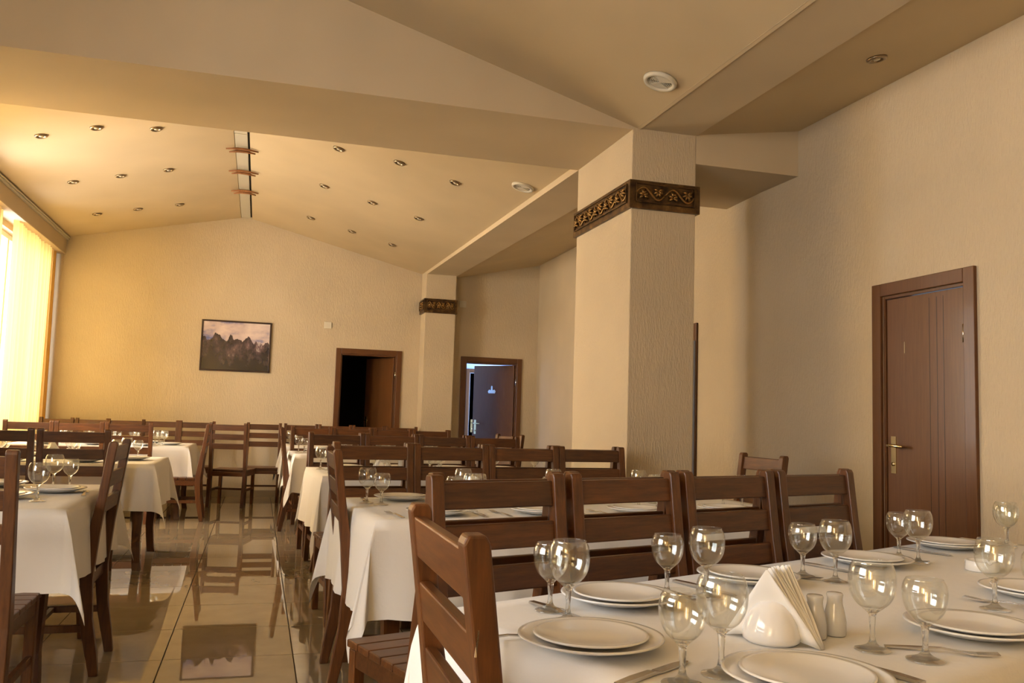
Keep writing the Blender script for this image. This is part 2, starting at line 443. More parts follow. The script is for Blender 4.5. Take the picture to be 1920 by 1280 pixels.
# ------------------------------------------------------------------ doors
handle_me = None
def handle_mesh():
    mb = MB(); mb.box(-.02, .02, -.006, 0, -.11, .11)
    mb.tube([(0, -.006, .055), (0, -.05, .055)], .009, 10)
    mb.tube([(0, -.05, .055), (.03, -.053, .056), (.11, -.05, .052), (.122, -.046, .05)], [.010, .010, .009, .007], 10)
    mb.tube([(0, -.004, -.055), (0, -.012, -.055)], .012, 10)
    return mb.mesh('handle', M['brass'])
HND = handle_mesh()
HINGE = MB().lathe([(0, -.05), (.009, -.05), (.009, .05), (0, .05)], 10).mesh('hinge', M['chrome'])
def door(name, label, width, height, cas=.075, depth=.2, leaf_angle=None, hinge_right=True, leaf=True, mirror_handle=False, grooves=()):
    """local frame: opening from x=0..width, wall face at y=0 (room side is -y), depth +y."""
    r = empty(name); tag(r, label, None, None, 'structure')
    for nm, x0, x1, z0, z1 in (('casing', -cas, 0, 0, height + cas), ('casing', width, width + cas, 0, height + cas), ('casing', 0, width, height, height + cas)):
        obj(nm, MB().box(x0, x1, -.022, .0, z0, z1).mesh('casing', M['frame_wood'], .004), r)
    for x0, x1, z0, z1 in ((0, .018, 0, height), (width - .018, width, 0, height), (.018, width - .018, height - .018, height)):
        obj('jamb', MB().box(x0, x1, 0, depth, z0, z1).mesh('jamb', M['frame_wood'], .002), r)
    if leaf:
        W = width - .042; mb = MB(); mb.box(0, W, -.02, .02, .008, height - .022)
        lf = obj('door_leaf', mb.mesh('door_leaf', M['door_wood'], .003), r)
        if hinge_right: lf.location = (width - .021, .03, 0); base = PI
        else: lf.location = (.021, .03, 0); base = 0
        lf.rotation_euler = (0, 0, base + (leaf_angle or 0))
        side = 1 if base else -1
        for g in grooves:
            obj('groove', MB().box(g - .0016, g + .0016, side * .0202 - .0006, side * .0202 + .0006, .03, height - .05).mesh('groove', M['picture_frame']), lf)
        h = obj('handle', HND, lf, (W - .055, side * .02, 1.04), (0, 0, PI if side > 0 else 0))
        if side < 0: h.scale = (-1, 1, 1)
        for z in (.25, height - .28):
            obj('hinge', HINGE, r, ((width - .012) if hinge_right else .012, -.004, z))
    return r
# door 1: stands open into a dark room
d = door('door_1', 'open brown door to a dark room in the far wall', D1[1] - D1[0], D1[2], leaf_angle=-1.15, hinge_right=True)
d.location = (D1[0], YF, 0)
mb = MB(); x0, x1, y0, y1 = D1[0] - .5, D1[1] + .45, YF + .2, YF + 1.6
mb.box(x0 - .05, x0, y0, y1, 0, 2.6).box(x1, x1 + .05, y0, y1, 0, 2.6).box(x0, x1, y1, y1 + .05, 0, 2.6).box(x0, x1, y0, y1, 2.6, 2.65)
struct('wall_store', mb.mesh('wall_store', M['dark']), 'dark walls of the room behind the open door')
# door 2: open to a corridor with bluish daylight and another door inside
d = door('door_2', 'open brown door to a bluish lit corridor in the far wall', D2[1] - D2[0], D2[2], leaf_angle=-.88, hinge_right=True)
d.location = (D2[0], YF, 0)
leaf2 = [c for c in d.children if c.name.startswith('door_leaf')][0]
sign = MB(); sign.add([(x, 0, z) for x, z in ((-.065, -.03), (.065, -.03), (.072, 0), (.03, .02), (.012, .03), (.006, .085), (-.006, .085), (-.012, .03), (-.03, .02), (-.072, 0))], [tuple(range(10))])
sg = MB().prism([(-.062, -.035), (.062, -.035), (.074, -.005), (.05, .022), (.018, .012), (.016, .07), (.002, .085), (-.012, .07), (-.016, .012), (-.05, .022), (-.074, -.005)], 'y', -.004, .004).mesh('door_sign', M['chrome'])
o = obj('door_sign', sg, leaf2, (.40, .025, 1.60)); o['label'] = 'small shiny metal sign on the door'
mb = MB(); x0, x1, y0, y1 = 2.50, 4.4, YF + .2, YF + 2.1
mb.box(x1, x1 + .05, y0, y0 + .55, 0, 2.6).box(x1, x1 + .05, y0 + 1.85, y1, 0, 2.6).box(x1, x1 + .05, y0 + .55, y0 + 1.85, 0, .8).box(x1, x1 + .05, y0 + .55, y0 + 1.85, 2.5, 2.6)
mb.box(x0 - .05, x0, y0, y1, 0, 2.6).box(x0, x1, y1, y1 + .05, 0, 2.6).box(x0, x1, y0, y1, 2.6, 2.65)
struct('wall_corridor', mb.mesh('wall_corridor', M['corridor']), 'pale blue corridor walls behind the open door')
d = door('door_5', 'second brown door inside the bluish corridor', .34, 1.98, cas=.05, depth=.05, leaf_angle=0, hinge_right=True)
d.location = (3.50, YF + 2.09, 0)
# door 3: closed, right wall
d = door('door_3', 'closed brown wooden door in the right wall', D3[1] - D3[0], D3[2], cas=.078, leaf_angle=0, hinge_right=True, grooves=(.155, .205, .262))
d.location = (XR, D3[1], 0); d.rotation_euler = (0, 0, -PI / 2)
leaf3 = [c for c in d.children if c.name.startswith('door_leaf')][0]
o = obj('number_mark', MB().box(-.004, .004, 0, .003, -.035, .035).mesh('number_mark', M['chrome']), leaf3, (.46, .021, 1.68)); o['label'] = 'thin metal numeral one'
# door 4: behind the near column
d = door('door_4', 'brown door frame with bluish light painted on its edge behind the near column', D4[1] - D4[0], D4[2], cas=.07, leaf_angle=0, hinge_right=True)
p = rw(D4[1], 0, 0); d.location = p; d.rotation_euler = (0, 0, -PI / 2 - math.atan2(dv.x, dv.y))
obj('painted_light_strip', MB().box(.792, .862, -.05, -.0225, .0, 1.93).mesh('painted_light_strip', M['jamb_light'], .003), d)  # strip coloured blue to stand in for bluish light falling on the jamb

# ------------------------------------------------------------------ columns with relief bands
def scroll_mesh(L, H):
    """one wave of an acanthus scroll, length L, height H, relief toward -y."""
    mb = MB()
    pts = [(-L / 2 + L * t, -.004, H * .30 * math.sin(2 * PI * t)) for t in [k / 14 for k in range(15)]]
    mb.tube(pts, [.005 + .006 * math.sin(PI * k / 14) for k in range(15)], 6)
    for sx2, sz in ((-.25, -.12), (.25, .12)):
        c = Vector((sx2 * L, 0, sz * H))
        for k in range(6):
            a = PI * (-.15 + k / 5 * 1.3) + (0 if sz < 0 else PI)
            e = c + Vector((math.cos(a) * L * .17, -.003, math.sin(a) * H * .33))
            mb.tube([c + Vector((0, -.008, 0)), (c + e) / 2 + Vector((0, -.014, 0)), e], [.005, .011, .006], 6)
        sp = [c + Vector((math.cos(q * .8) * L * .018 * (6 - q) / 2, -.010, math.sin(q * .8) * H * .03 * (6 - q) / 2)) for q in range(7)]
        mb.tube(sp, .005, 6)
    return mb
def column(label, x0, x1, y0, y1, ztop, zb0, zb1, nf, ns):
    r = empty('column', ((x0 + x1) / 2, (y0 + y1) / 2, 0)); tag(r, label, 'column', 'columns between hall and side aisle')
    hx, hy = (x1 - x0) / 2, (y1 - y0) / 2
    obj('shaft', MB().box(-hx, hx, -hy, hy, 0, ztop).mesh('shaft', M['wall'], .006), r)
    t = .022; mb = MB()
    mb.box(-hx - t, hx + t, -hy - t, -hy, zb0, zb1).box(-hx - t, hx + t, hy, hy + t, zb0, zb1).box(-hx - t, -hx, -hy, hy, zb0, zb1).box(hx, hx + t, -hy, hy, zb0, zb1)
    b2 = obj('ornament_band', mb.mesh('ornament_band', M['bronze']), r); b2['label'] = 'bronze coloured relief band'
    H = zb1 - zb0; zi0, zi1 = zb0 + H * .24, zb1 - H * .14
    for (n, half, off, rz) in ((nf, hx, hy, 0), (ns, hy, hx, -PI / 2)):
        W = 2 * half - .04; L = W / n
        fr = MB(); e = .007; 
        for (a0, a1, c0, c1) in ((-W / 2, W / 2, zi0 - e, zi0), (-W / 2, W / 2, zi1, zi1 + e), (-W / 2, -W / 2 + e, zi0, zi1), (W / 2 - e, W / 2, zi0, zi1)): fr.box(a0, a1, -.012, 0, c0, c1)
        yl = -(off + t)
        f = obj('raised_border', fr.mesh('raised_border', M['bronze'], .002), b2); f.rotation_euler = (0, 0, rz)
        f.location = (0, yl, 0) if rz == 0 else (yl, 0, 0)
        sm = scroll_mesh(L * .98, (zi1 - zi0) * 1.15).mesh('scroll_ornament', M['relief'])
        for k in range(n):
            s = -W / 2 + L * (k + .5)
            o = obj('scroll_ornament', sm, b2, (s, yl, (zi0 + zi1) / 2) if rz == 0 else (yl, -s, (zi0 + zi1) / 2), (0, 0, rz))
    return r
column('near square column with bronze relief band below the cross beam', AL, AR, Y0, Y1, 3.21, 2.637, 2.832, 2, 5)
column('far square column with bronze relief band against the far wall', BL, BR, C2Y, YF - .001, 3.24, 2.67, 2.877, 3, 1)

# ------------------------------------------------------------------ ceiling fittings
ring_me = MB().lathe([(.031, -.001), (.036, -.010), (.046, -.012), (.055, -.006), (.056, .004), (.031, .004), (.031, -.001)], 24).mesh('trim_ring', M['ring'])
cup_me = MB().lathe([(.031, .0), (.028, .03), (.0, .034)], 20).mesh('reflector', M['chrome'])
bulb_me = MB().lathe([(0, -.012), (.016, -.009), (.024, .002), (.02, .02), (0, .024)], 18).mesh('bulb', M['bulb'])
def downlight(loc, slope, label):
    r = empty('downlight', loc); r.rotation_euler = (0, slope, 0)
    tag(r, label, 'ceiling light', 'recessed downlights in the ceilings')
    obj('trim_ring', ring_me, r); obj('reflector', cup_me, r); obj('bulb', bulb_me, r)
SR, SL = math.atan(.249), -math.atan(.213)
def zr(x): return 3.885 - (x - (RX + .075)) * (3.885 - 3.25) / (2.36 - RX - .075)
def zl(x): return 3.885 - ((RX - .075) - x) * (3.885 - 3.355) / ((RX - .075) - (XL - .1))
rown = ['first row behind the cross beam', 'middle row', 'row nearest the far wall']
pos = ['near the ridge', 'in the middle', 'near the eave']
for j, (y, xs) in enumerate(((7.97, (.60, 1.148, 1.69)), (9.66, (.57, 1.105, 1.638)), (11.39, (.523, 1.055, 1.592)))):
    for i, x in enumerate(xs):
        downlight((x, y + (.22 if (i, j) == (0, 0) else 0), zr(x) - .004), SR, 'unlit round downlight on right ceiling slope, %s, %s' % (rown[j], pos[i]))
for j, (ys3, xs) in enumerate((((8.42, 8.26, 8.367), (-1.041, -1.513, -1.971)), ((9.833, 9.898, 9.965), (-1.064, -1.543, -2.009)), ((11.467, 11.48, 11.523), (-1.083, -1.563, -2.029)))):
    for i, x in enumerate(xs):
        downlight((x, ys3[i], zl(x) - .004), SL, 'unlit round downlight on left ceiling slope, %s, %s' % (rown[j], pos[i]))
downlight((3.233, 3.978, 3.264), -.165, 'unlit downlight in the low ceiling strip near the brown door')
downlight((3.40, 9.79, 3.385), -.22, 'unlit downlight in far low ceiling strip, nearer the big column')
downlight((3.42, 11.58, 3.425), -.22, 'unlit downlight in far low ceiling strip, nearer the far wall')
def vent(loc, slope, label):
    r = empty('ceiling_vent', loc); r.rotation_euler = (0, slope, 0); tag(r, label, 'ceiling vent', 'round ceiling vents')
    obj('rim', MB().lathe([(.075, 0), (.078, -.016), (.098, -.018), (.104, -.004), (.104, .004), (.075, .004), (.075, 0)], 36).mesh('rim', M['white_plastic']), r)
    obj('recess', MB().lathe([(.076, 0), (.07, .03), (0, .032)], 30).mesh('recess', M['dark']), r)
    for k in range(6):
        q = .014 + k * .0105
        obj('louvre_ring', MB().lathe([(q, -.006), (q + .005, -.010), (q + .006, -.004), (q + .001, .002), (q, -.006)], 30).mesh('louvre_ring', M['white_plastic']), r)
    for a in (.4, 2.0, 3.6):
        obj('spoke', MB().box(0, .076, -.002, .002, -.011, -.004).mesh('spoke', M['white_plastic']), r, rot=(0, 0, a))
    mb = MB(); n = 14; a0, a1 = -2.3, -.75
    v1 = [(0, 0, -.012)] + [(.075 * math.cos(a0 + (a1 - a0) * k / n), .075 * math.sin(a0 + (a1 - a0) * k / n), -.012) for k in range(n + 1)]
    v2 = [(x, y, -.009) for x, y, z in v1]
    m2 = len(v1); mb.add(v1 + v2, [(0, k, k + 1) for k in range(1, m2 - 1)] + [(m2, m2 + k + 1, m2 + k) for k in range(1, m2 - 1)])
    obj('blank_sector', mb.mesh('blank_sector', M['white_plastic']), r)
vent((2.225, 4.65, 3.244), math.atan(.2883), 'round white ceiling vent close to the near column, with louvre rings')
vent((2.20, 7.42, zr(2.20) - .002), SR, 'round white ceiling vent beyond the cross beam')

# ridge strip: glass panels with branches across
ys4 = [7.0, 8.75, 9.35, 10.25, 11.0, 12.62]
rs = empty('ridge_strip', (RX, 7.0, 0)); tag(rs, 'narrow ridge strip of pale panels set along the ceiling peak', 'ceiling strip')
for a, b2 in zip(ys4[:-1], ys4[1:]):
    obj('panel', MB().box(-.07, .052, a - 7.0 + .006, b2 - 7.0 - .006, 3.888, 3.90).mesh('panel', M['mirror_panel']), rs)
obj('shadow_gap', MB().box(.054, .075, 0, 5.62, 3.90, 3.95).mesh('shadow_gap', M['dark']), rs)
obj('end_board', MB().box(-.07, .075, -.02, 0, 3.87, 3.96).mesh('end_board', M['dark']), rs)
for k, y in enumerate((9.18, 10.05, 10.95)):
    rnd = random.Random(k + 3); mb = MB()
    for q in range(2):
        dz = -.016 * q; dy = .035 * q
        mb.tube([(RX - .16 + .03 * q, y + dy + rnd.uniform(-.02, .02), 3.846 + dz), (RX - .05, y + dy + rnd.uniform(-.02, .02), 3.862 + dz), (RX + .04, y + dy, 3.862 + dz), (RX + .16 - .03 * q, y + dy + rnd.uniform(-.02, .02), 3.846 + dz)], [.008, .014, .014, .007], 7)
    tag(obj('branch', mb.mesh('branch', M['twig'])), 'bare wooden branch laid across ridge strip, %s' % ['nearest the cross beam', 'middle of three', 'nearest the far wall'][k], 'branch', 'branches on the ridge strip')

# ------------------------------------------------------------------ far wall: picture, plates
pic = empty('picture', (-.343, YF, 2.069)); tag(pic, 'framed mountain photograph with clouds on the far wall', 'picture')
pw, ph_ = .465, .352
fr = MB(); e = .022
fr.box(-pw, pw, -.03, 0, ph_ - e, ph_).box(-pw, pw, -.03, 0, -ph_, -ph_ + e).box(-pw, -pw + e, -.03, 0, -ph_ + e, ph_ - e).box(pw - e, pw, -.03, 0, -ph_ + e, ph_ - e)
obj('frame', fr.mesh('frame', M['picture_frame'], .003), pic)
obj('print', MB().box(-pw + e, pw - e, -.018, -.004, -ph_ + e, ph_ - e).mesh('print', M['print']), pic)
plate_me = MB().box(-.052, .052, -.012, 0, -.048, .048).mesh('cover_plate', M['white_plastic'], .004)
tag(obj('cover_plate', plate_me, None, (.897, YF, 2.44)), 'square white cover plate on the far wall above the dark doorway', 'cover plate', 'white cover plates')
tag(obj('cover_plate', plate_me, None, (2.866, YF, 2.874)), 'square white cover plate beside the far column', 'cover plate', 'white cover plates')

# ------------------------------------------------------------------ chairs
CW, CH = .456, 1.027
def recl(z): return -.205 - .075 * max(0, (z - .42)) / .6          # y of the back's front face
def chair_proto():
    r = empty('dining_chair')
    hx = CW / 2; tw = .040
    # rear post, side profile in y-z : splayed foot, thick knee at the seat, reclined top
    prof = [(-.262, 0), (-.300, 0), (-.288, .10), (-.262, .25), (-.252, .42), (-.268, .62), (-.296, .85), (-.318, CH - .012), (-.312, CH), (-.286, CH), (-.279, CH - .012), (-.252, .80), (-.218, .60), (-.196, .46), (-.198, .36), (-.218, .2)]
    for s in (-1, 1):
        x0 = s * (hx - tw / 2)
        obj('back_post', MB().prism(prof, 'x', -tw / 2, tw / 2).mesh('back_post', M['wood_v'], .004), r, (x0, 0, 0))
    slat_rows = ((.932, 1.005), (.819, .890), (.705, .775))
    for z0, z1 in slat_rows:
        y0 = recl(z0) - .012; y1 = recl(z1) - .012
        mb = MB(); a = hx - tw + .004
        mb.hexa([(-a, y0 - .022, z0), (a, y0 - .022, z0), (a, y0, z0), (-a, y0, z0)], [(-a, y1 - .022, z1), (a, y1 - .022, z1), (a, y1, z1), (-a, y1, z1)])
        obj('back_slat', mb.mesh('back_slat', M['wood_h'], .004), r)
    for s in (-1, 1):
        fp = [(.165, .0), (.198, .0), (.208, .2), (.212, .43), (.168, .43), (.166, .25)]
        obj('front_leg', MB().prism(fp, 'x', -.019, .019).mesh('front_leg', M['wood_v'], .004), r, (s * (hx - .025), 0, 0))
        obj('side_stretcher', MB().box(-.010, .010, -.245, .168, .19, .222).mesh('side_stretcher', M['wood_v'], .003), r, (s * (hx - .022), 0, 0))
    mb = MB().box(-hx + .045, hx - .045, .182, .204, .375, .43).box(-hx + .04, hx - .04, -.235, -.212, .375, .43)
    for s2 in (-1, 1): mb.box(s2 * (hx - .022) - .011, s2 * (hx - .022) + .011, -.205, .170, .375, .432)
    seat = obj('seat_frame', mb.mesh('seat_frame', M['wood_h'], .003), r)
    obj('cross_stretcher', MB().box(-hx + .034, hx - .034, -.03, -.008, .194, .218).mesh('cross_stretcher', M['wood_h'], .003), r)
    n = 5; d = (.225 + .195) / n
    pl = MB().box(-hx + .002, hx - .002, -d / 2 + .0025, d / 2 - .0025, .432, .456).mesh('seat_plank', M['wood_h'], .004)
    for k in range(n): obj('seat_plank', pl, seat, (0, -.195 + d * (k + .5), 0))
    return r
CHAIR = chair_proto(); used = [False]
def chair(back_x, back_y, face, label, group):
    """back_x, back_y: centre of the top of the back; face: direction (radians from +X) that the sitter faces."""
    c = CHAIR if not used[0] else copy_tree(CHAIR); used[0] = True
    rz = face - PI / 2
    c.rotation_euler = (0, 0, rz)
    off = Vector((0, -.30, 0)); off.rotate(Matrix.Rotation(rz, 3, 'Z'))
    c.location = (back_x - off.x, back_y - off.y, 0)
    tag(c, label, 'chair', group); return c
NTH = ['first', 'second', 'third', 'fourth', 'fifth', 'sixth']
def row(x, y, th, n, pitch, away, text, group, skip=()):
    for k in range(n):
        if k in skip: continue
        s = pitch * (k + .5)
        chair(x + s * math.cos(th), y + s * math.sin(th), th + (PI / 2 if away else -PI / 2), 'wooden slat-back chair, ' + text % NTH[k], group)
GR, GL = 'wooden chairs at the right-hand tables', 'wooden chairs at the left-hand tables'
row(.439, 2.336, .328, 4, .484, False, '%s from the aisle on the far side of nearest right table', GR)
row(.462, 2.425, .31, 4, .484, True, '%s from the aisle on the near side of second right table', GR)
row(.409, 4.914, .108, 4, .458, False, '%s from the aisle on the far side of second right table', GR)
row(.415, 5.02, .10, 4, .458, True, '%s from the aisle on the near side of third right table', GR)
row(.408, 7.277, .073, 4, .458, False, '%s from the aisle on the far side of third right table', GR)
row(.41, 7.39, .07, 4, .458, True, '%s from the aisle on the near side of fourth right table', GR)
row(.365, 10.06, .04, 4, .46, False, '%s from the aisle on the far side of fourth right table', GR)
row(.37, 10.17, .04, 4, .46, True, '%s from the aisle on the near side of the last right table', GR)
row(.35, 12.28, .0, 4, .46, False, '%s from the aisle on the far side of the last right table', GR)
CL = chair(.292, 1.38, 0, 'closest wooden chair, worn edges, at the aisle end of nearest right table', GR)
M['chip'] = mat('bare_wood_chip', (.55, .42, .26), .7)
for (x, y, z, sx2, sz, rx) in ((.2272, -.2945, .885, .0008, .018, -.09), (.2272, -.2825, .77, .0008, .012, -.11), (.2275, -.2735, .66, .0012, .007, -.11), (.13, -.2785, .745, .0025, .012, -.1)):
    obj('worn_chip', MB().box(-sx2, sx2, -.0016, .0016, -sz, sz).mesh('worn_chip', M['chip'], .0004), CL, (x, y, z), (rx, 0, 0))
chair(.345, 4.12, 0, 'wooden chair at the aisle end of second right table', GR)
chair(.245, 9.25, 0, 'orange-lit wooden chair at the aisle end of fourth right table', GR)
chair(2.80, 4.42, PI, 'wooden chair at the wall end of second right table', GR)
chair(2.48, 8.55, PI + .35, 'orange-lit wooden chair at the wall end of fourth right table', GR)
chair(-1.00, 3.33, PI / 2, 'wooden chair cut by the left edge, near side of nearest left table', GL)
chair(-.615, 4.50, PI, 'wooden chair at the aisle end of nearest left table', GL)
chair(-1.183, 6.50, PI / 2, 'wooden chair on the near side of second left table, first from the aisle', GL)
chair(-1.66, 6.52, PI / 2, 'wooden chair on the near side of second left table, second from the aisle', GL)
for k, x in enumerate((-1.25, -1.71, -2.17)):
    chair(x, 9.62, PI / 2, 'wooden chair on the near side of third left table, %s from the aisle' % NTH[k], GL)
for k, x in enumerate((-.76, -1.215, -1.63, -2.06, -2.42)):
    chair(x, 12.26, -PI / 2, 'wooden chair in the row by the far wall, left block, %s from the aisle' % NTH[k], GL)
chair(-.50, 10.08, PI, 'wooden chair at the aisle end of third left table', GL)
chair(-.335, 11.2, PI / 2 - .25, 'light brown wooden chair standing free in the aisle, back turned to the viewer', 'loose chairs at the end of the aisle')
chair(.095, 12.25, -PI / 2, 'dark wooden chair against the far wall, facing the aisle', 'loose chairs at the end of the aisle')

# ------------------------------------------------------------------ tables and cloths
TZ = .77
def cloth_mesh(L, W, drop, seed, flare0=.13, r=.012):
    """cloth draped over an L x W top (local origin at the centre of the top, z=0 at the cloth surface)."""
    rnd = random.Random(seed); vs = []; fs = []
    nu, nv_, nd = int(L / .06), int(W / .06), 9
    def key(): return len(vs)
    hx, hy = L / 2, W / 2
    # top
    idx = {}
    for i in range(nu + 1):
        for j in range(nv_ + 1):
            idx[i, j] = key(); vs.append((-hx + L * i / nu, -hy + W * j / nv_, 0))
    for i in range(nu):
        for j in range(nv_): fs.append((idx[i, j], idx[i + 1, j], idx[i + 1, j + 1], idx[i, j + 1]))
    ring = [(i, 0) for i in range(nu)] + [(nu, j) for j in range(nv_)] + [(i, nv_) for i in range(nu, 0, -1)] + [(0, j) for j in range(nv_, 0, -1)]
    corners = {(0, 0): (-1, -1), (nu, 0): (1, -1), (nu, nv_): (1, 1), (0, nv_): (-1, 1)}
    cols = []                                     # columns of vertices going down around the perimeter
    p1, p2 = rnd.random() * 6, rnd.random() * 6
    arc = 0.
    for (i, j) in ring:
        x, y, _ = vs[idx[i, j]]
        if (i, j) in corners:
            sx2, sy2 = corners[i, j]
            prev_out = {(-1, -1): (-1, 0), (1, -1): (0, -1), (1, 1): (1, 0), (-1, 1): (0, 1)}[(sx2, sy2)]
            next_out = {(-1, -1): (0, -1), (1, -1): (1, 0), (1, 1): (0, 1), (-1, 1): (-1, 0)}[(sx2, sy2)]
            m_ = 14
            flare = flare0 + .09 * rnd.random(); sway = rnd.uniform(-.15, .15)
            for q in range(m_ + 1):
                f = q / m_; phi = f * PI / 2
                rho = drop / max(math.cos(phi), math.sin(phi))
                px = prev_out[0] * (1 - f) + next_out[0] * f; py = prev_out[1] * (1 - f) + next_out[1] * f
                ol = math.hypot(px, py); px /= ol; py /= ol
                out = flare * math.sin(phi * 2) ** 1.2
                side = .22 * math.sin(4 * phi) + sway * math.sin(2 * phi)
                tx, ty = -py, px
                c = []
                for k in range(1, nd + 1):
                    t = k / nd
                    h = rho * t
                    o = out * h + r * min(1, t * 6); s2 = side * h * .6
                    dz = math.sqrt(max(.3, 1 - out * out - (side * .6) ** 2))
                    c.append(key()); vs.append((x + px * o + tx * s2, y + py * o + ty * s2, -h * dz))
                cols.append((idx[i, j], c))
        else:
            ox, oy = (0, -1) if j == 0 and 0 < i < nu else (0, 1) if j == nv_ and 0 < i < nu else (1, 0) if i == nu else (-1, 0)
            s = x if ox == 0 else y; half = hx if ox == 0 else hy
            edge = min(1, (half - abs(s)) / .10)
            c = []
            for k in range(1, nd + 1):
                t = k / nd
                wob = (.014 * math.sin(s * 17 + p1 + oy * 2) + .010 * math.sin(s * 31 + p2)) * t * edge
                o = r * min(1, t * 6) + .022 * t + wob
                c.append(key()); vs.append((x + ox * o, y + oy * o, -drop * t * (1 - .02 * math.sin(s * 9 + p2))))
            cols.append((idx[i, j], c))
    n = len(cols)
    for q in range(n):
        (ta, ca), (tb, cb) = cols[q], cols[(q + 1) % n]
        if ta != tb: fs.append((ta, ca[0], cb[0], tb))
        else: fs.append((ta, ca[0], cb[0]))
        for k in range(nd - 1): fs.append((ca[k], ca[k + 1], cb[k + 1], cb[k]))
    mb = MB(); mb.add(vs, fs, True)
    return mb.mesh('tablecloth', M['cloth'])
TABLES = {}
def table(key, fl_x, fl_y, ang, L, W, drop, text, seed):
    """fl: far-left corner of the top; length runs along ang, width runs toward the viewer."""
    a = Vector((math.cos(ang), math.sin(ang), 0)); n = Vector((math.sin(ang), -math.cos(ang), 0))
    TABLES[key] = (Vector((fl_x, fl_y, 0)), a, n, L, W, ang, text)
    c = Vector((fl_x, fl_y, 0)) + a * L / 2 + n * W / 2
    r = empty('dining_table', c, ang); tag(r, 'dark wooden table under the white cloth, ' + text, 'table', 'cloth-covered dining tables')
    hx, hy = L / 2 - .012, W / 2 - .012
    obj('tabletop', MB().box(-hx, hx, -hy, hy, TZ - .036, TZ - .006).mesh('tabletop', M['wood_h'], .004), r)
    ap = MB(); ap.box(-hx + .09, hx - .09, -hy + .07, -hy + .092, TZ - .115, TZ - .036).box(-hx + .09, hx - .09, hy - .092, hy - .07, TZ - .115, TZ - .036)
    ap.box(-hx + .07, -hx + .092, -hy + .09, hy - .09, TZ - .115, TZ - .036).box(hx - .092, hx - .07, -hy + .09, hy - .09, TZ - .115, TZ - .036)
    obj('apron', ap.mesh('apron', M['wood_h']), r)
    for sx2 in (-1, 1):
        for sy2 in (-1, 1):
            mb = MB(); rings = [(0, .030, .016), (.05, .027, .008), (.2, .028, -.004), (.42, .034, 0), (.6, .038, 0), (TZ - .036, .038, 0)]
            vs = []; fs = []
            for z, h, o in rings: vs += [(sx2 * o - h, sy2 * o - h, z), (sx2 * o + h, sy2 * o - h, z), (sx2 * o + h, sy2 * o + h, z), (sx2 * o - h, sy2 * o + h, z)]
            for k in range(len(rings) - 1):
                for q in range(4): fs.append((4 * k + q, 4 * k + (q + 1) % 4, 4 * k + 4 + (q + 1) % 4, 4 * k + 4 + q))
            fs += [(3, 2, 1, 0), tuple(4 * (len(rings) - 1) + q for q in range(4))]
            obj('leg', mb.add(vs, fs).mesh('leg', M['wood_v']), r, (sx2 * (hx - .085), sy2 * (hy - .085), 0))
    cl = obj('tablecloth', cloth_mesh(L, W, drop, seed, .13 if key[0] == 'T' else .30), None, (c.x, c.y, TZ), (0, 0, ang))
    tag(cl, 'white tablecloth with hanging corners on ' + text, 'tablecloth', 'white tablecloths')
A23 = math.radians(23)
table('T1', .36, 1.865, A23, 2.56, .90, .30, 'the nearest right table', 1)
table('T2', .385, 4.42, .085, 2.17, .96, .38, 'the second right table', 2)
table('T3', .375, 6.86, .06, 1.72, .98, .38, 'the third right table', 3)
table('T4', .335, 9.66, .04, 1.95, .92, .36, 'the fourth right table', 4)
table('T5', .33, 11.85, 0, 1.95, .92, .36, 'the last right table', 5)
table('L1', -2.55, 5.08, .0, 1.84, 1.24, .32, 'the nearest left table', 6)
table('L2', -2.55, 7.95, .0, 1.84, 1.05, .34, 'the second left table', 7)
table('L3', -2.50, 11.25, .0, 1.80, 1.2, .36, 'the third left table', 8)

